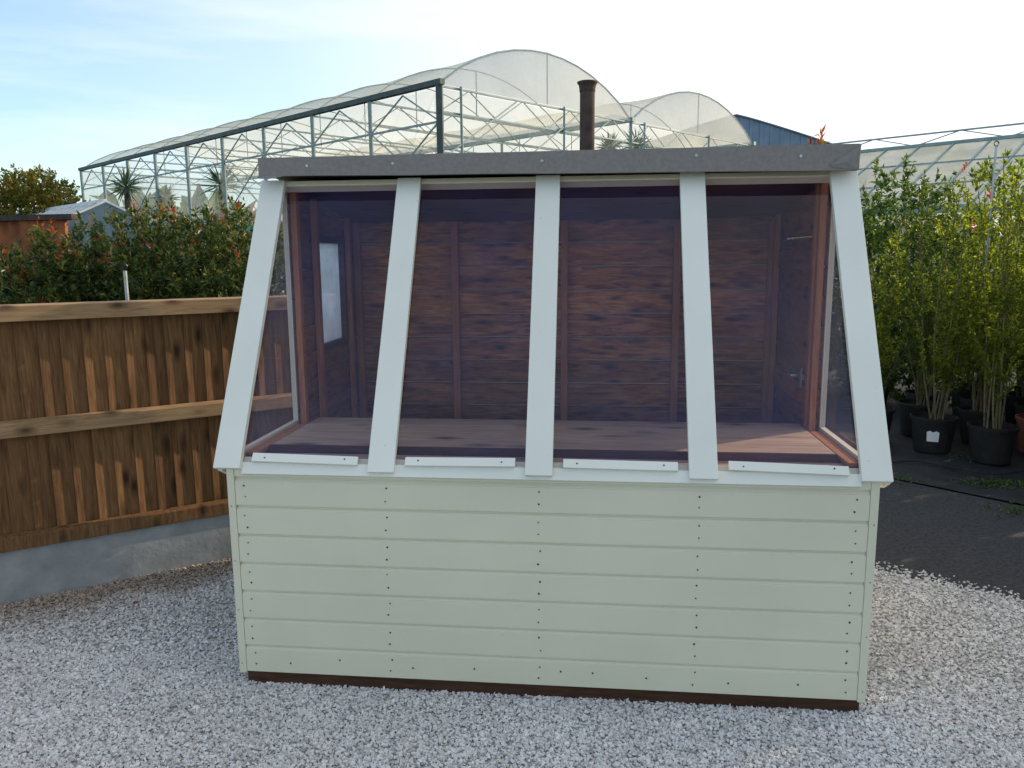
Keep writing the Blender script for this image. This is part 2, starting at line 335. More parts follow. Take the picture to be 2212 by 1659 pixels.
# ------------------------------------------------------------------ plank helper
def clip(poly,z0,z1):
    def half(P,f):
        o=[]
        for i in range(len(P)):
            a,b=P[i],P[(i+1)%len(P)]; fa,fb=f(a),f(b)
            if fa>=0:o.append(a)
            if fa*fb<0:
                t=fa/(fa-fb); o.append((a[0]+(b[0]-a[0])*t,a[1]+(b[1]-a[1])*t))
        return o
    P=half(poly,lambda p:p[1]-z0)
    if len(P)>2:P=half(P,lambda p:z1-p[1])
    return P if len(P)>2 and (max(p[1] for p in P)-min(p[1] for p in P))>.002 else None
def planks(mb,poly,mp3,pitch,z00,style,thick=.012):
    z=z00; zt=max(p[1] for p in poly); k=0
    while z<zt:
        if style=='ship':
            G=.019
            P=clip(poly,z,z+pitch-G)
            if P: mb.loft([mp3(s_,zz,0) for s_,zz in P],[mp3(s_,zz,thick+.003) for s_,zz in P])
            for a,b_,d0,d1 in ((G-.0001,.0105,thick+.001,.006),(.0104,.0005,.006,.004)):
                P=clip(poly,z+pitch-a,z+pitch-b_)
                if P: mb.loft([mp3(s_,zz,0) for s_,zz in P],[mp3(s_,zz,d0+(d1-d0)*(zz-(z+pitch-a))/(a-b_)) for s_,zz in P])
        else:
            P=clip(poly,z,z+pitch-.006)
            if P:
                j=random.uniform(0,.003)
                mb.loft([mp3(s_,zz,0) for s_,zz in P],[mp3(s_,zz,thick*(.45+1.15*(zz-z)/pitch)+j) for s_,zz in P])
        z+=pitch;k+=1
# ------------------------------------------------------------------ the shed
shed=empty('potting_shed'); tag(shed,'pale green timber potting shed with sloping glazed front standing on gravel','shed')
HW=1.19
b=MB(); b.box(-1.165,1.175,-.004,.045,.0,.06)
b.box(-1.165,1.175,.75,.80,0,.06); b.box(-1.165,1.175,1.53,1.58,0,.06); b.build('bearer',M['bearer'],shed,.003)
MB().box(-1.17,1.17,.0,1.58,.062,.078).build('floor',M['bench'],shed)
Z0=.058; PT=.1138; ZT=.893
b=MB(); planks(b,[(-HW+.029,Z0),(HW-.029,Z0),(HW-.029,ZT),(-HW+.029,ZT)],lambda s_,z,d:(s_,0-d,z),PT,Z0,'ship'); b.build('front_cladding',M['pgx'],shed,.001)
b=MB(); planks(b,[(-HW+.04,.08),(HW-.04,.08),(HW-.04,.89),(-HW+.04,.89)],lambda s_,z,d:(s_,.045+d,z),.14,.08,'lap'); b.build('front_lining',M['stainx'],shed)
for sx in (-1,1):
    MB().box(*sorted((sx*(HW+.001),sx*(HW-.028))),-.018,.0,.052,ZT).build('corner_trim',M['pgc'],shed,.002)
b=MB()
def nail(b,x,z,y,r=.0033):
    b.add([(x+r*math.cos(k*math.pi/3.5),y,z+r*math.sin(k*math.pi/3.5)) for k in range(7)]+[(x,y-.0012,z)],[(k,(k+1)%7,7) for k in range(7)])
for x in (-1.125,-.575,0,.575,1.115):
    for k in range(8):
        z=Z0+k*PT
        for dz in (.030,.078):
            if z+dz<ZT-.02: nail(b,x+random.uniform(-.006,.006),z+dz+random.uniform(-.005,.005),-.0165,random.uniform(.0028,.0042))
for x in (-.98,-.78,-.49,-.25,.08,.20,.40,.70,.95): nail(b,x,Z0+.05+random.uniform(-.015,.015),-.0165,.0038)
for sx in (-1,1):
    for k in range(4): nail(b,sx*(HW-.012),.1+k*.21+random.uniform(-.01,.01),-.0195,.0024)
b.build('nail_heads',M['darkmetal'],shed)
SY,SZ=-.02,.878; UL=math.hypot(.6,1.112); uy,uz=.6/UL,1.112/UL
def SP(x,s_,n_): return Vector((x,SY+uy*s_-uz*n_,SZ+uz*s_+uy*n_))
def sbox(b,x0,x1,s0,s1,n0,n1,xt=None):
    x2,x3=xt or (x0,x1)
    b.hexa([SP(x0,s0,n0),SP(x1,s0,n0),SP(x1,s0,n1),SP(x0,s0,n1),SP(x2,s1,n0),SP(x3,s1,n0),SP(x3,s1,n1),SP(x2,s1,n1)]); return b
bars=[-1.18,-.585,0,.585,1.175]
for i,x in enumerate(bars):
    w_=.052 if i in(0,4) else .050
    sbox(MB(),x-w_,x+w_,0 if i in (1,2,3) else .004,UL,0,.024).build('glazing_bar',M['pgz'],shed,.002)
    if i in (1,2,3): sbox(MB(),x-.0235,x+.0235,.03,UL-.01,-.075,-.009).build('rafter',M['stud'],shed,.002)
    else:
        sg=-1 if i==0 else 1
        sbox(MB(),*sorted((sg*1.146,sg*1.178)),.02,UL-.01,-.026,-.009).build('rafter',M['pgc'],shed,.002)
        sbox(MB(),*sorted((sg*(HW+.016),sg*(HW+.034))),.0,UL,-.06,-.002).build('barge_board',M['pgz'],shed,.002)
sbox(MB(),-1.185,1.185,-.0,.058,-.045,-.009).build('bottom_rail',M['pgc'],shed,.003)
sbox(MB(),-1.128,1.128,-.012,.034,-.0088,.003).build('sill_strip',M['pgz'],shed,.002)
sbox(MB(),-1.185,1.185,UL-.012,UL+.01,-.055,-.009).build('head_rail',M['pgz'],shed,.003)
sbox(MB(),-1.128,1.128,UL-.018,UL+.005,-.003,.008).build('head_bead',M['pgc'],shed,.002)
for i in range(4):
    x0=bars[i]+.047;x1=bars[i+1]-.047
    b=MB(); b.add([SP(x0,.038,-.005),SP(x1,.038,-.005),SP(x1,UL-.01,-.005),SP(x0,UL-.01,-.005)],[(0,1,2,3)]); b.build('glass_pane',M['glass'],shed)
    c=(x0+x1)/2; a0,a1=c-.205,c+.205
    tl=(.004,-.002,.002,.006)[i]
    st=MB(); st.hexa([SP(a0,.030+tl,.0035),SP(a1,.030-tl,.0035),SP(a1,.030-tl,.020),SP(a0,.030+tl,.020),SP(a0,.064+tl,.0035),SP(a1,.064-tl,.0035),SP(a1,.064-tl,.015),SP(a0,.064+tl,.015)])
    so_=st.build('pane_stop',M['pgz'],shed,.002)
    for xx in (a0+.05,a1-.05):
        nb=MB(); p=SP(xx,.048,.0185); nb.add([p+Vector((.0035*math.cos(k),0,.0035*math.sin(k))) for k in range(6)]+[p+Vector((0,-.002,0))],[(k,(k+1)%6,6) for k in range(6)])
        nb.build('screw_head',M['darkmetal'],so_)
RS=.13
def zu(y): return 2.03-RS*(y-.5)
b=MB(); FY=.487
NS=24
def zl(u): return 2.012-.022*u+.0007*math.sin(u*19)
def zh(u): return 2.086+.004*u+.0005*math.sin(u*23+1)
for i in range(NS):
    u0,u1=i/NS,(i+1)/NS
    x0,x1=-1.212+2.424*u0,-1.212+2.424*u1
    b.add([(x0,FY,zl(u0)),(x1,FY,zl(u1)),(x1,FY,zh(u1)),(x0,FY,zh(u0)),(x0,FY+.03,zl(u0)),(x1,FY+.03,zl(u1)),(x1,FY+.034,zh(u1)),(x0,FY+.034,zh(u0))],[(0,1,2,3),(0,4,5,1),(3,2,6,7)]+([(0,3,7,4)] if i==0 else [])+([(1,5,6,2)] if i==NS-1 else []))
fa=b.build('felt_fascia',M['felt'],shed)
b=MB(); b.add([(1.205,FY-.003,1.992),(1.215,FY-.004,2.086),(1.10,FY-.006,2.010),(1.12,FY-.003,2.0),(1.16,FY-.009,2.02)],[(0,1,4),(1,2,4),(2,3,4),(3,0,4)]); b.build('felt_fold',M['felt'],fa)
b=MB(); b.add([(-1.216,FY-.003,2.014),(-1.10,FY-.003,2.010),(-1.17,FY-.008,1.998),(-1.216,FY-.004,2.002)],[(0,1,2),(0,2,3)]); b.build('felt_fold',M['felt'],fa)
for x,z in ((-1.0,2.05),(-.635,2.052),(-.02,2.05),(.59,2.058),(.99,2.047),(1.15,2.03)): 
    MB().tube([(x,FY-.004,z),(x,FY+.002,z)],.0062,8).build('clout_nail',M['metal'],fa)
dz=RS*1.16
b=MB(); b.hexa([(-1.225,FY+.032,2.045),(1.225,FY+.032,2.045),(1.225,1.68,2.045-dz),(-1.225,1.68,2.045-dz),(-1.225,FY+.032,2.083),(1.225,FY+.032,2.083),(1.225,1.68,2.083-dz),(-1.225,1.68,2.083-dz)])
b.build('roof',M['felt'],shed,.004)
MB().hexa([(-1.14,.62,zu(.62)-.03),(1.14,.62,zu(.62)-.03),(1.14,1.57,zu(1.57)-.03),(-1.14,1.57,zu(1.57)-.03),(-1.14,.62,zu(.62)-.015),(1.14,.62,zu(.62)-.015),(1.14,1.57,zu(1.57)-.015),(-1.14,1.57,zu(1.57)-.015)]).build('ceiling_boards',M['ceil'],shed)
YB=1.6
zb=zu(YB)-.01
b=MB(); planks(b,[(-HW,Z0),(HW,Z0),(HW,zb),(-HW,zb)],lambda s_,z,d:(-s_,YB+d,z),PT,Z0,'ship'); b.build('back_cladding',M['pgx'],shed)
b=MB(); planks(b,[(-1.15,.08),(1.15,.08),(1.15,zb),(-1.15,zb)],lambda s_,z,d:(s_,YB-.004-d,z),.130,.06,'lap',.022); b.build('back_lining',M['stainx'],shed,.001)
for x in (-1.12,-.57,.03,.63,1.12): MB().box(x-.019,x+.019,YB-.082,YB-.044,.09,zb-.02).build('stud',M['stud'],shed,.002)
def side(sg):
    X=sg*1.17
    pcs=[[(0.0,Z0),(YB,Z0),(YB,.9),(0,.9)]]
    if sg<0:
        pcs+=[[(.68,.9),(.92,.9),(.92,zu(.92)-.01),(.68,zu(.68)-.01)],[(1.385,.9),(YB,.9),(YB,zb),(1.385,zu(1.385)-.01)],
              [(.92,.9),(1.385,.9),(1.385,1.215),(.92,1.215)],[(.92,1.775),(1.385,1.775),(1.385,zu(1.385)-.01),(.92,zu(.92)-.01)]]
    else:
        pcs=[[(0.0,Z0),(.74,Z0),(.74,.9),(0,.9)],[(1.44,Z0),(YB,Z0),(YB,zb),(1.44,zu(1.44)-.01)],[(.68,.9),(.74,.9),(.74,zu(.74)-.01),(.68,zu(.68)-.01)],
             [(.74,1.75),(1.44,1.75),(1.44,zu(1.44)-.01),(.74,zu(.74)-.01)]]
    b=MB(); b2=MB()
    for p in pcs:
        planks(b,p,lambda s_,z,d:(X+sg*(.002+d),s_,z),PT,Z0,'ship')
        planks(b2,p,lambda s_,z,d:(X-sg*(.002+d),s_,z),.130,.06,'lap',.014)
    b.build('side_cladding',M['pgx'],shed); b2.build('side_lining',M['stainy'],shed,.001)
    xs=sorted((X-sg*.055,X-sg*.028))
    for y in (.655,.90,1.40,1.545) if sg<0 else (.655,.72,1.46,1.545):
        MB().box(xs[0],xs[1],y-.018,y+.018,.09,zu(y)-.03).build('stud',M['stud'],shed,.002)
    y0=SY+uy*(.945-SZ)/uz+.06
    wf=MB()
    wf.box(*sorted((X-sg*.004,X+sg*.02)),.02,.664,.902,.932)
    wf.box(*sorted((X-sg*.004,X+sg*.02)),.664,.678,.902,1.975)
    wf.box(*sorted((X-sg*.003,X+sg*.018)),.565,.664,1.94,1.965)
    wf.build('side_window_frame',M['pgc'],shed,.002)
    MB().box(*sorted((X-sg*.055,X-sg*.006)),.10,.628,.905,.920).build('inner_window_sill',M['stud'],shed,.002)
    pts=[(y0-.05,.933),(.664,.933),(.664,1.939),(SY+uy*(1.919-SZ)/uz+.03,1.939)]
    b=MB(); b.add([(X,y,z) for y,z in pts],[(0,1,2,3)]); b.build('glass_pane',M['sglass'],shed)
side(-1); side(1)
fr=MB(); X=-1.17
for a in ((.92,.95,1.215,1.775),(1.355,1.385,1.215,1.775),(.95,1.355,1.215,1.245),(.95,1.355,1.745,1.775)): fr.box(X-.025,X+.03,*a)
wn=fr.build('side_window',M['bearer'],shed,.002); b=MB(); b.add([(X,.95,1.245),(X,1.355,1.245),(X,1.355,1.745),(X,.95,1.745)],[(0,1,2,3)]); b.build('pane',M['frost'],wn)
b=MB(); planks(b,[(.745,.08),(1.435,.08),(1.435,1.745),(.745,1.745)],lambda s_,z,d:(1.168+d,s_,z),PT,Z0,'ship'); dr=b.build('door',M['pgx'],shed)
b=MB(); b.box(1.150,1.166,.745,1.435,.085,1.74)
for z in (.25,1.0,1.6): b.box(1.130,1.149,.76,1.42,z,z+.09)
b.build('door_lining',M['stainy'],dr,.002)
b=MB(); b.box(1.118,1.128,.80,.98,1.115,1.14); b.tube([(1.11,.86,1.127),(1.085,.86,1.127),(1.085,.92,1.127)],.006); b.box(1.112,1.118,.80,.83,1.08,1.17)
b.build('latch',M['metal'],dr)
b=MB()
for k in range(4): b.box(-1.105,1.105,.205+k*.14,.205+k*.14+.137,.905,.925)
bn=b.build('bench_top',M['bench'],shed,.002)
MB().box(-1.105,1.105,.19,.204,.86,.928).build('bench_edge',M['bearer'],bn)
MB().box(-1.125,1.125,.05,.188,.880,.897).build('inner_sill',M['bench'],shed,.002)
for x in (-1.0,0,1.0): MB().box(x-.02,x+.02,.70,.74,.08,.904).build('bench_leg',M['stud'],shed,.002)

# ------------------------------------------------------------------ fence
fe=empty('timber_fence',fp(0)); tag(fe,'brown featheredge board fence on concrete gravel board left of the shed','fence')
T0,T1=-5.2,2.0; FT=1.465
b=MB(); t=T0
while t<T1:
    wd=random.uniform(.092,.100)
    zt=1.395
    j=random.uniform(-.001,.001)
    A=[fp(t,-.034,.268),fp(t+wd+.012,-.034,.268),fp(t+wd+.012,-.031,.268),fp(t+.001,-.013+j,.268)]
    Bq=[Vector((p.x,p.y,zt)) for p in A]; b.loft(A,Bq); t+=wd
b.build('board_panel',M['fboard'],fe)
for z0,z1,dd,mm in ((1.385,1.465,.036,'frail'),(.828,.908,.034,'frail'),(.268,.345,.034,'fboard')):
    cuts=[T0,T0+1.8,T0+4.2,T1]
    for a,c in zip(cuts[:-1],cuts[1:]):
        b=MB(); A=[fp(a+.003,-.012,z0),fp(a+.003,dd,z0),fp(a+.003,dd-.004,z1-.012),fp(a+.003,-.012,z1)]
        if z1>1.4: A=[fp(a+.003,-.036,1.396),fp(a+.003,-.012,1.396),fp(a+.003,-.012,z0),fp(a+.003,dd,z0),fp(a+.003,dd-.004,z1-.006),fp(a+.003,-.036,z1)]
        Bq=[p+Vector((FD.x,FD.y,0))*(c-a-.004) for p in A]; b.loft(A,Bq)
        b.build('rail',M[mm],fe,.003)
b=MB(); A=[fp(T0,-.036,-.05),fp(T0,.012,-.05),fp(T0,.012,.266),fp(T0,-.036,.266)]; b.loft(A,[p+Vector((FD.x,FD.y,0))*(T1-T0) for p in A]); b.build('gravel_board',M['conc'],fe,.004)
for k in range(5):
    t=T0+k*1.8; A=[fp(t-.05,-.13,-.1),fp(t+.05,-.13,-.1),fp(t+.05,-.038,-.1),fp(t-.05,-.038,-.1)]
    MB().loft(A,[Vector((p.x,p.y,1.38)) for p in A]).build('post',M['conc'],fe,.004)

# ------------------------------------------------------------------ vegetation helpers
def nrm(a): return a/np.maximum(np.linalg.norm(a,axis=-1,keepdims=True),1e-6)
def leaf_arrays(C,A,Ls,Ws):
    n=len(C); A=nrm(A); r=rng.normal(0,1,(n,3)); r[:,2]+=1.2
    Bv=nrm(np.cross(A,r)); Nn=np.cross(Bv,A); Ls=Ls[:,None];Ws=Ws[:,None]
    return np.stack([C,C+A*Ls*.45+Bv*Ws*.5+Nn*Ws*.12,C+A*Ls-Nn*Ls*.12,C+A*Ls*.45-Bv*Ws*.5+Nn*Ws*.12],1)
def leaf_obj(name,C,A,Lm,Wm,mat,parent):
    n=len(C); V=leaf_arrays(C,A,Lm*rng.uniform(.6,1.2,n),Wm*rng.uniform(.7,1.2,n))
    return np_obj(name,V.reshape(-1,3),np.arange(n*4).reshape(-1,4),mat,parent)
def shoots(P,D,per,slen,spread=1.0):
    n=len(P); t=rng.rand(n,per,1); C=P[:,None]+nrm(D)[:,None]*t*slen; C=C+rng.normal(0,.008,C.shape)
    A=nrm(D)[:,None]*.6+rng.normal(0,spread*.6,(n,per,3)); return C.reshape(-1,3),A.reshape(-1,3)
def blob(center,rad,n,shell=.45,lump=.25,flat=.0):
    d=nrm(rng.normal(0,1,(n,3))); k=nrm(rng.normal(0,1,(9,3)))
    l=1+lump*(np.max(d@k.T,axis=1)-.75)*2
    r=(shell+(1-shell)*rng.rand(n)**.6)*l
    P=d*r[:,None]*np.array(rad)+np.array(center)
    return P,d
def bush(name,base,h,rw,nsh,per,Lm,Wm,mat,label,cat,group=None,redf=0,zlo=.15,slen=.16,lump=.35):
    t=empty(name,base); tag(t,label,cat,group)
    h=h*.86
    c=np.array([0,0,h*(.5+zlo*.5)]); P,d=blob(c,(rw,rw,h*(.5-zlo*.3)),nsh,.35,lump)
    P=P[P[:,2]>.03]; d=nrm(P-c)+np.array([0,0,.7])
    P=P+np.array(base); C,A=shoots(P,d,per,slen)
    leaf_obj('foliage',C,A,Lm,Wm,mat,t)
    if redf:
        k=(P[:,2]>base[2]+h*.72)&(rng.rand(len(P))<redf); 
        if k.sum()>3:
            D=nrm(d[k])*.4+np.array([0,0,1]); C,A=shoots(P[k]+nrm(D)*slen*.7,D,6,slen*.9,.7); leaf_obj('red_shoots',C,A,Lm*.95,Wm*.75,M['red'],t)
    s_=MB()
    for i in range(7):
        a=random.uniform(0,6.28); e=Vector((math.cos(a)*rw*.55,math.sin(a)*rw*.55,h*random.uniform(.55,.85)))
        bs=Vector(base); s_.tube([bs+Vector((math.cos(a)*.04,math.sin(a)*.04,0)),bs+e*.5+Vector((0,0,h*.1)),bs+e],[.02,.013,.006],5)
    s_.build('stems',M['stem'],t,smooth=True)
    return t
for i,(px,py,D) in enumerate([(-60,545,6.4),(35,495,6.9),(150,440,7.2),(270,404,7.5),(390,378,7.2),(500,368,6.9)]):
    p=at(px,py,D); h=p.z+.03
    bush('photinia_shrub',(p.x,p.y,0),h,.74,1300,14,.060,.026,M['phot'],['low dark green shrub cut by the left edge of the photo behind the fence','low dark shrub standing in front of the red wall end','photinia shrub just right of the red wall, few red tips','photinia shrub directly behind the ringed metal stake','tallest red tipped photinia in the middle of the row behind the fence','photinia shrub nearest the shed behind the fence'][i],'shrub','photinia shrubs behind the fence',.12 if i>1 else .03,.0,.12,.15)
p=at(600,430,7.6); bush('photinia_shrub',(p.x,p.y,0),2.1,.6,450,12,.07,.03,M['phot'],'photinia shrub mostly hidden behind the left end of the shed','shrub','photinia shrubs behind the fence',.05,.0)
def potted(base,h,style,label,potmat,sticker=False,dens=1.,mat='leaf',redtip=False):
    t=empty('potted_shrub',base); bs=Vector(base)
    tag(t,label,'potted shrub','potted shrubs standing on black fabric right of the shed')
    b=MB(); b.lathe(base,[(.0,.004),(.135,.004),(.14,.01),(.172,.27),(.184,.272),(.186,.298),(.176,.30),(.170,.262),(.0,.260)],26)
    po=b.build('pot',potmat,t,smooth=False)
    MB().lathe(base,[(.0,.275),(.08,.272),(.168,.266)],16).build('soil',M['soil'],po)
    if sticker:
        b=MB(); pts=[]
        for k in range(5):
            a=R(-128+k*8)
            for z in (.11,.19): 
                r=.142+(z)*.118+.003; pts.append((base[0]+r*math.cos(a),base[1]+r*math.sin(a),base[2]+z+(.012 if k in(1,3) and z>.15 else 0)))
        b.add(pts,[(2*k,2*k+2,2*k+3,2*k+1) for k in range(4)]); b.build('sticker',M['white'],po)
    s_=MB(); Cs=[];As=[];tips=[]
    ns=random.randint(9,12)
    for i in range(ns):
        a=random.uniform(0,6.28); lean=random.uniform(.05,.36); hh=h*random.uniform(.50,1.06)-.27
        pts=[]; k=8; ph=random.uniform(0,6)
        for q in range(k+1):
            u=q/k; r=.04+lean*u**1.1; pts.append(bs+Vector((math.cos(a)*r+.03*math.sin(ph+u*5),math.sin(a)*r+.03*math.cos(ph+u*4),.27+hh*u)))
        s_.tube(pts,[.009*(1-.75*q/k) for q in range(k+1)],5,False)
        tips.append(pts[-1])
        for j in range(int(15*dens)):
            u=random.uniform(.15,.92); q=min(k-1,int(u*k)); p0=pts[q].lerp(pts[q+1],u*k-q)
            an=random.uniform(0,6.28); ln=random.uniform(.12,.42)*(1.1-u*.68)
            d=Vector((math.cos(an),math.sin(an),random.uniform(.8,2.4))).normalized(); p1=p0+d*ln
            s_.tube([p0,p1],[.003,.0012],3,False)
            m=int(ln*110)+7
            tt=rng.rand(m,1)**.8; C=np.array(p0)+np.array(d)*ln*tt; Cs.append(C); As.append(np.array(d)*.6+rng.normal(0,.55,(m,3)))
        m=60; tt=.35+.65*rng.rand(m)
        C=np.array([list(pts[min(k-1,int(x*k))].lerp(pts[min(k-1,int(x*k))+1],x*k-min(k-1,int(x*k)))) for x in tt]); Cs.append(C); As.append(np.array([0,0,.7])+rng.normal(0,.7,(m,3)))
    s_.build('stems',M['stem'],t,smooth=True)
    leaf_obj('foliage',np.concatenate(Cs),np.concatenate(As),.040,.0175,M[mat],t)
    if redtip:
        P=np.array([list(x) for x in tips[:5]]); C,A=shoots(P,np.tile([0,0,1.],(len(P),1)),7,.12,.9); leaf_obj('red_shoots',C,A,.06,.022,M['red'],t)
    return t
O=['first','second','third','fourth','fifth','sixth','seventh','eighth']
rdir=Vector((.74,-.67)); ndir=Vector((.67,.74))
for j in range(4):
    for i in range(7 if j<2 else 5):
        p=Vector((3.01,4.05))+rdir*((i-1)*.475+(.2 if j%2 else 0)+random.uniform(-.03,.03))+ndir*(j*.58+random.uniform(-.04,.04))
        h=[2.05,2.15,2.3,2.12,2.18,2.0,2.0,2.0][i]+random.uniform(-.14,.14)+j*.08+(.25 if (j==1 and i==2) else 0)
        lab='%s potted shrub from the shed in the %s row of pots'%(O[i],['front','second','third','back'][j])
        if j==0 and i==1: lab='tall yellow green shrub in black pot with white sticker on its side'
        if i==2 and j==1: lab='shrub in the red brown pot within the second row'
        potted((p.x,p.y,.018),h,0,lab,M['redpot'] if (i==2 and j==1) else M['pot'],sticker=(j==0 and i==1),dens=1.0 if j<2 else 1.05,mat='leaf' if (j==0 or i%3) else 'leafm',redtip=(j==2 and i==1))
bk=[(3.75,7.1,2.8,.85),(4.7,6.7,2.8,.9),(3.0,8.2,2.8,.95),(5.7,6.0,2.45,.9)]
for i,(x,y,h,r_) in enumerate(bk):
    bush('tall_shrub',(x,y,0),h,r_,720,13,.080,.036,M['leafm' if i==1 else 'leafd'],'%s from the shed of the tall dark green shrubs behind the potted rows'%O[[1,2,0,3][i]],'shrub','tall dark shrubs behind the pots',0,.0,.20)
for i,(x,y) in enumerate([(3.35,6.2),(4.25,5.75)]):
    bush('low_shrub',(x,y,0),1.3,.55,330,12,.075,.034,M['leafd'],'%s low dark shrub on the ground behind the last row of pots'%['nearer the shed,','further right,'][i],'shrub','low shrubs behind the pots',0,.0,.16)
for i,(x,y,h) in enumerate([(7.2,4.2,2.7),(6.7,3.2,2.9),(6.35,2.35,3.1),(5.9,1.4,3.2),(5.9,.6,3.3),(5.8,-.3,3.4),(5.7,-1.4,3.3),(5.8,-2.7,3.2),(6.0,-4.1,3.3)]):  # added shrubs out of view, placed to cast shade over the gravel
    bush('shade_hedge_shrub',(x,y,0),h,.95,330,12,.19,.09,M['leafd'],'%s dense dark hedge shrub added out of view right of the pots to shade the gravel'%(O+['ninth'])[i],'shrub','unseen hedge shrubs added to shade the yard',0,.0,.22)
p=at(1775,282,7.4); t=empty('red_tipped_shrub',(p.x,p.y,0)); tag(t,'tall red tipped shrub poking over the right end of the shed roof','shrub')
s_=MB(); Cs=[];Ds=[];Cg=[];Dg=[]
for k in range(7):
    a=k*.9; tp=Vector((p.x+.17*math.cos(a)*(k%3)/1.5,p.y+.17*math.sin(a),p.z-random.uniform(.0,.28)))
    s_.tube([(p.x,p.y,0),(p.x+.1*math.cos(a),p.y+.1*math.sin(a),1.2),tp],[.012,.008,.003],4)
    for q in range(8): Cs.append(list(tp-Vector((0,0,random.uniform(0,.10))))); Ds.append(list(rng.normal(0,.6,3)+[0,0,.7]))
    for q in range(70):
        u=random.uniform(.35,.95); Cg.append(list(Vector((p.x+.1*math.cos(a),p.y+.1*math.sin(a),1.2)).lerp(tp,u))); Dg.append(list(rng.normal(0,.8,3)+[0,0,.2]))
s_.build('stems',M['stem'],t); leaf_obj('red_shoots',np.array(Cs),np.array(Ds),.085,.022,M['red'],t); leaf_obj('foliage',np.array(Cg),np.array(Dg),.10,.04,M['phot'],t)
Cs=[];As=[]
for px,py,nn in ((2160,1050,200),(2090,995,40),(1935,1040,50),(2205,1110,70)):
    d=CM.to_3x3()@Vector(((px-PW/2)/F,-(py-PH/2)/F,-1)); q=CAM+d*(-CAM.z/d.z)
    for k in range(nn): Cs.append([q.x+rng.normal(0,.12),q.y+rng.normal(0,.08),.012]); As.append([rng.normal(0,.8),rng.normal(0,.8),.5])
o=leaf_obj('weeds',np.array(Cs),np.array(As),.045,.016,M['leafd'],None); tag(o,'low green weeds growing at the edge of the black fabric','weeds',kind='stuff')
for k,(px,py) in enumerate(((293,1303),)):
    d=CM.to_3x3()@Vector(((px-PW/2)/F,-(py-PH/2)/F,-1)); q=CAM+d*(-(CAM.z-.012)/d.z)
    b=MB(); b.add([(q.x-.018,q.y,.016),(q.x,q.y-.011,.013),(q.x+.02,q.y+.004,.020),(q.x+.001,q.y+.012,.018)],[(0,1,2),(0,2,3)])
    tag(b.build('dead_leaf',M['redpot']),'small brown dead leaf on the gravel near the fence','leaf')
# ------------------------------------------------------------------ tunnel greenhouse
Cc=(-1.43,16.8); U=(-.715,.699); Vd=(.699,.715); EZ=5.17; SPN=6.6; LEN=21.6; RISE=1.12; NB=9
tn=empty('polytunnel',CW(Cc[0],Cc[1],0)); tag(tn,'large multi span polytunnel with arched translucent roof and steel lattice behind the shed','greenhouse')
def TP(u,v,z): return CW(Cc[0]+U[0]*u+Vd[0]*v,Cc[1]+U[1]*u+Vd[1]*v,z)
def arch(v0,t):
    return v0+SPN*t, EZ+RISE*(1-(2*t-1)**2)**.9
nt_=18; nu=NB*6
for sp in range(2):
    vs=[];fs=[]
    for i in range(nu+1):
        u=LEN*i/nu; fr=(i%6)/6; sag=.07*math.sin(math.pi*fr)
        for k in range(nt_+1):
            t=k/nt_; v,z=arch(SPN*sp,t); wgt=math.sin(math.pi*t)**.5 if 0<t<1 else 0
            vs.append(TP(u,v,z-sag*wgt*.9+.02))
    for i in range(nu):
        for k in range(nt_): a=i*(nt_+1)+k; fs.append((a,a+1,a+nt_+2,a+nt_+1))
    b=MB(); b.add(vs,fs); b.build('roof_sheet',M['roof'],tn,smooth=True)
    b=MB(); top=[TP(-.03,*arch(SPN*sp,k/nt_)) for k in range(nt_+1)]
    for k in range(nt_):
        v0,_=arch(SPN*sp,k/nt_); v1,_=arch(SPN*sp,(k+1)/nt_)
        b.add([TP(-.03,v0,EZ-.02),TP(-.03,v1,EZ-.02),top[k+1],top[k]],[(0,1,2,3)])
    b.build('gable_sheet',M['film'],tn)
    for i in range(NB+1):
        u=LEN*i/NB
        pts=[TP(u,*arch(SPN*sp,k/12)) for k in range(13)]
        MB().tube(pts,.014 if i else .024,5).build('hoop',M['frame'],tn)
        b=MB(); y0=TP(u,SPN*sp,EZ-.05);y1=TP(u,SPN*(sp+1),EZ-.05); b.bar(y0,y1,.04)
        b.bar(TP(u,SPN*sp,EZ-.55),TP(u,SPN*(sp+1),EZ-.55),.035)
        for k in range(8):
            va=SPN*sp+SPN*k/8; vb=va+SPN/8
            b.bar(TP(u,va,EZ-.05 if k%2 else EZ-.55),TP(u,vb,EZ-.55 if k%2 else EZ-.05),.02)
        b.bar(TP(u,SPN*(sp+.5),EZ),TP(u,SPN*(sp+.5),EZ+RISE),.025)
        b.build('truss',M['frame'],tn)
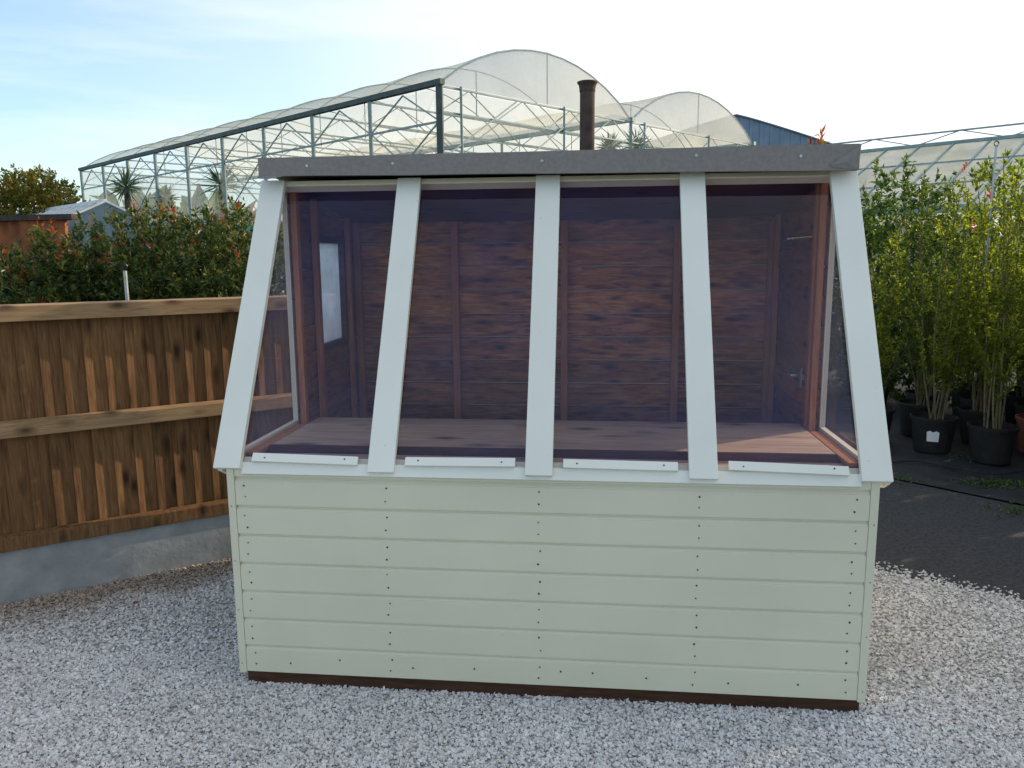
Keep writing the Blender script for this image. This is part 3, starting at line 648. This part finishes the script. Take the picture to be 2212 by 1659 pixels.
for v in (0,SPN,2*SPN):
    for i in range(NB+1):
        u=LEN*i/NB
        if v==SPN and i%2:continue
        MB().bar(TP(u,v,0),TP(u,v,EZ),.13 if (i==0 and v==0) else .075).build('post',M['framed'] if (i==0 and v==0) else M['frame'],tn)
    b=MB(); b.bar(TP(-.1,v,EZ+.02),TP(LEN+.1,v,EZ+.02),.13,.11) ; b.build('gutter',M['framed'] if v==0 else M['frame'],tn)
    if v==0:
        b=MB(); b.bar(TP(0,0,EZ-.75),TP(LEN,0,EZ-.75),.04); b.bar(TP(0,0,EZ-2.3),TP(LEN,0,EZ-2.3),.04)
        for k in range(NB*2):
            ua=LEN*k/(NB*2);ub=LEN*(k+1)/(NB*2); b.bar(TP(ua,0,EZ-.08 if k%2 else EZ-.75),TP(ub,0,EZ-.75 if k%2 else EZ-.08),.027)
        for k in range(0,NB,3):
            ua=LEN*k/NB;ub=LEN*(k+1)/NB; b.bar(TP(ua,0.02,EZ-2.3),TP(ub,0.02,EZ-.75),.025); b.bar(TP(ub,-.03,EZ-2.3),TP(ua,-.03,EZ-.75),.025)
        b.build('lattice',M['frame'],tn)
b=MB(); b.bar(TP(-.05,0,EZ-1.5),TP(-.05,2*SPN,EZ-1.5),.04)
for k in range(0,12): 
    va=2*SPN*k/12
    if k%3==0: b.bar(TP(-.05,va+2*SPN/24,0),TP(-.05,va+2*SPN/24,EZ),.05)
b.bar(TP(-.06,0,EZ-1.5),TP(-.06,2.2,EZ-.1),.026); b.bar(TP(-.06,2.2,EZ-1.5),TP(-.06,4.4,EZ-.1),.026); b.bar(TP(-.06,SPN+2.2,EZ-1.5),TP(-.06,SPN+.3,EZ-.1),.026)
b.build('gable_frame',M['frame'],tn)
b=MB(); b.add([TP(.0,.0,EZ-.1),TP(LEN,0,EZ-.1),TP(LEN,0,2.6),TP(0,0,2.6)],[(0,1,2,3)]); b.build('side_sheet',M['net'],tn)
b=MB(); b.add([TP(.0,.03,EZ-.1),TP(0,2*SPN,EZ-.1),TP(0,2*SPN,1),TP(0,.03,1)],[(0,1,2,3)]); b.build('end_sheet',M['net'],tn)
b=MB(); b.add([TP(.0,-.02,2.59),TP(LEN*.62,-.02,2.59),TP(LEN*.62,-.02,0),TP(0,-.02,0)],[(0,1,2,3)]); b.build('netting',M['teal'],tn)
b=MB(); b.add([TP(LEN,0,EZ),TP(LEN,2*SPN,EZ),TP(LEN,2*SPN,0),TP(LEN,0,0)],[(0,1,2,3)]); b.build('far_end_sheet',M['net'],tn)
for i,(px,py,D,r_) in enumerate([(272,405,27,.75),(478,400,24,.8),(1375,318,24,.65),(1318,320,25,.55),(360,428,27,.5)]):
    p=at(px,py,D); t=empty('cabbage_palm',(p.x,p.y,0)); tag(t,['spiky palm inside the far left end of the polytunnel','larger spiky palm inside the tunnel above the red tipped shrubs','spiky palm inside tunnel just right of the brown pipe','small spiky palm half hidden by the brown pipe','small spiky palm between the two larger ones in the tunnel'][i],'palm','palms growing inside the polytunnel')
    MB().tube([(p.x,p.y,0),(p.x,p.y,p.z)],[.12,.08],7).build('trunk',M['bark'],t)
    n=110; d=nrm(rng.normal(0,1,(n,3))+[0,0,.35]); C=np.tile([p.x,p.y,p.z],(n,1)); leaf_obj('crown',C,d,r_,.05,M['palm'],t)
bp=at(1588,300,44); t=empty('barn',(bp.x,bp.y,0)); tag(t,'blue grey metal barn with shallow arched gable beyond the polytunnel','barn')
def BP(l,zz,dp=0): 
    return Vector((bp.x+l*ca-dp*sa,bp.y+l*sa+dp*ca,zz))
BW=6.7
prof=[(-BW+2*BW*k/24, 7.0+2.05*(1-abs((k-12)/12)**1.1)) for k in range(25)]
b=MB()
for k in range(24):
    for q in range(3):
        f0,f1=q/3,(q+1)/3
        la=prof[k][0]*(1-f0)+prof[k+1][0]*f0; lb=prof[k][0]*(1-f1)+prof[k+1][0]*f1
        za=prof[k][1]*(1-f0)+prof[k+1][1]*f0; zb_=prof[k][1]*(1-f1)+prof[k+1][1]*f1
        o_=.02 if q==1 else 0
        b.add([BP(la,0,-o_),BP(lb,0,-o_ if q!=0 else 0),BP(lb,zb_,-o_),BP(la,za,-o_)],[(0,1,2,3)])
b.build('gable_wall',M['barn'],t)
b=MB(); b.loft([BP(l,z-.0,-.1) for l,z in prof]+[BP(l,z+.06,-.1) for l,z in prof[::-1]],[BP(l,z,18) for l,z in prof]+[BP(l,z+.06,18) for l,z in prof[::-1]]); b.build('roof',M['barnroof'],t)
for sx in (-BW,BW):
    b=MB(); b.add([BP(sx,0,0),BP(sx,0,18),BP(sx,7.0,18),BP(sx,7.0,0)],[(0,1,2,3)]); b.build('side_wall',M['barn'],t)
g0=(6.3,17.75); gd=(.70,-.714); gn=(-.714,-.70)
def GP(a,c,z): return CW(g0[0]+gd[0]*a+gn[0]*c,g0[1]+gd[1]*a+gn[1]*c,z)
t=empty('glasshouse',GP(0,0,0)); tag(t,'glasshouse with algae stained pitched roof and thin glazing bars at far right','greenhouse')
GL=16; RZ=3.72; EZg=2.35; GW=3.2
b=MB(); b.add([GP(0,0,RZ),GP(GL,0,RZ),GP(GL,GW,EZg),GP(0,GW,EZg)],[(0,1,2,3)]); b.build('roof_glazing',M['ghroof'],t)
b=MB(); b.add([GP(0,0,RZ),GP(GL,0,RZ),GP(GL,-GW,EZg),GP(0,-GW,EZg)],[(0,1,2,3)]); b.build('roof_glazing',M['ghroof'],t)
b=MB()
for k in range(int(GL/.62)+1): b.bar(GP(k*.62,0,RZ+.01),GP(k*.62,GW,EZg+.01),.035)
for c in (.33,.66): b.bar(GP(0,GW*c,RZ-(RZ-EZg)*c+.02),GP(GL,GW*c,RZ-(RZ-EZg)*c+.02),.025)
b.bar(GP(0,0,RZ+.03),GP(GL,0,RZ+.03),.06); b.bar(GP(0,GW,EZg),GP(GL,GW,EZg),.12)
b.build('glazing_bars',M['frame'],t)
b=MB(); b.bar(GP(0,0.0,RZ+.24),GP(GL,0,RZ+.24),.03)
for k in range(20): b.bar(GP(k*.8,0,RZ+(.03 if k%2 else .24)),GP(k*.8+.8,0,RZ+(.24 if k%2 else .03)),.018)
b.build('ridge_truss',M['frame'],t)
b=MB(); b.add([GP(0,GW,0),GP(GL,GW,0),GP(GL,GW,EZg-.05),GP(0,GW,EZg-.05)],[(0,1,2,3)]); b.add([GP(0,-GW,0),GP(0,GW,0),GP(0,GW,EZg),GP(0,0,RZ),GP(0,-GW,EZg)],[(0,1,2,3,4)]); b.build('wall_glazing',M['net'],t)
c0=at(228,436,20); t=empty('small_glasshouse',(c0.x,c0.y,0)); tag(t,'small white framed glasshouse roof between the shrubs and polytunnel at far left','greenhouse')
uw=Vector((U[0]*ca-U[1]*sa,U[0]*sa+U[1]*ca,0)); vw=Vector((Vd[0]*ca-Vd[1]*sa,Vd[0]*sa+Vd[1]*ca,0))
def HP(u,v,z): q=Vector((c0.x,c0.y,0))+uw*u+vw*v; return Vector((q.x,q.y,z))
rz=c0.z; ez=rz-.62
for sg in (-1,1):
    b=MB(); b.add([HP(0,0,rz),HP(9,0,rz),HP(9,sg*1.3,ez),HP(0,sg*1.3,ez)],[(0,1,2,3)]); b.build('roof_glazing',M['blueg'],t)
b=MB(); b.add([HP(0,-1.3,0),HP(0,1.3,0),HP(0,1.3,ez),HP(0,0,rz),HP(0,-1.3,ez)],[(0,1,2,3,4)]); b.build('gable_glazing',M['blueg'],t)
b=MB(); b.add([HP(0,-1.3,0),HP(9,-1.3,0),HP(9,-1.3,ez),HP(0,-1.3,ez)],[(0,1,2,3)]); b.build('wall_glazing',M['blueg'],t)
b=MB()
for k in range(15):
    for sg in (-1,1): b.bar(HP(k*.64,0,rz+.02),HP(k*.64,sg*1.3,ez+.02),.05)
b.bar(HP(0,0,rz+.03),HP(9,0,rz+.03),.08); b.bar(HP(0,-1.3,ez),HP(9,-1.3,ez),.08)
b.build('glazing_bars',M['white'],t)
a0=at(-500,478,11.5); a1=at(165,480,10.5); t=empty('red_wall',(a1.x,a1.y,0)); tag(t,'weathered red brown sheet wall behind the shrubs at the left edge','wall')
b=MB(); d=(a1-a0); d.z=0; ln=d.length; d.normalize(); nn=Vector((d.y,-d.x,0)); zt=2.2
for k in range(int(ln/.18)):
    q=Vector((a0.x,a0.y,0))+d*k*.18; A=[q+nn*.0,q+d*.09+nn*.04,q+d*.18,q+d*.18-nn*.05,q-nn*.05]; b.loft(A,[p+Vector((0,0,zt)) for p in A])
b.build('sheet_panel',M['redwall'],t)
MB().bar(Vector((a0.x,a0.y,zt+.03)),Vector((a1.x,a1.y,zt+.03)),.16,.07).build('capping',M['rust'],t)
p=at(55,410,24); t=empty('autumn_tree',(p.x,p.y,0)); tag(t,'small tree with orange and green autumn leaves at the far left','tree')
MB().tube([(p.x,p.y,0),(p.x,p.y,1.5),(p.x+.1,p.y,3.0)],[.14,.10,.04],7).build('trunk',M['bark'],t)
P,d=blob((p.x,p.y,p.z-.75),(1.35,1.35,1.2),1700,.3,.3); C,A=shoots(P,d+[0,0,.4],13,.20); leaf_obj('crown',C,A,.10,.065,M['autumn'],t)
p=at(1269,177,6.2); t=empty('pipe',(p.x,p.y,0)); tag(t,'brown rusty round pipe with flared collar rising behind the shed roof','pipe')
MB().lathe((p.x,p.y,0),[(.0,0),(.058,0),(.056,p.z-.07)],24).build('tube',M['rust'],t,smooth=True)
MB().lathe((p.x,p.y,p.z),[(.057,-.075),(.060,-.07),(.060,-.05),(.066,-.02),(.076,-.012),(.078,0),(.068,.003),(.06,-.02),(.0,-.03)],24).build('collar',M['rust'],t,smooth=True)
for i,(px,py,D,lab) in enumerate([(270,585,5.6,'thin silver stake with ring on top standing behind the left fence'),(2152,318,6.9,'tall thin metal stake with ring among the potted shrubs at right')]):
    p=at(px,py,D); t=empty('ringed_stake',(p.x,p.y,0)); tag(t,lab,'stake','ringed metal stakes')
    r_=.013 if i==0 else .010
    MB().tube([(p.x,p.y,0),(p.x,p.y,p.z)],r_,8).build('rod',M['metal'],t)
    pts=[(p.x+.018*math.cos(a*math.pi/5),p.y,p.z+.03+.022*math.sin(a*math.pi/5)) for a in range(11)]
    MB().tube(pts,.005,5).build('ring',M['darkmetal'],t)
pts=[Vector((2.55+.1*k,3.55-.03*k+.12*math.sin(k*.8),.035)) for k in range(12)]
tag(MB().tube(pts,.006,6).build('irrigation_hose',M['pot'],None,smooth=True),'thin black irrigation hose lying on the fabric in front of the pots','hose')
n=7000; th=rng.uniform(-1.2,1.25,n); rr=rng.uniform(85,110,n); hh=(5+2.0*np.sin(th*9)+1.2*np.sin(th*23+1))
C=np.c_[np.sin(th)*rr,np.cos(th)*rr,rng.rand(n)*hh]; A=rng.normal(0,1,(n,3))
o=leaf_obj('distant_wood',C,A,3.2,2.2,M['leafd'],None); tag(o,'low dark line of distant trees on the horizon','trees',kind='stuff')
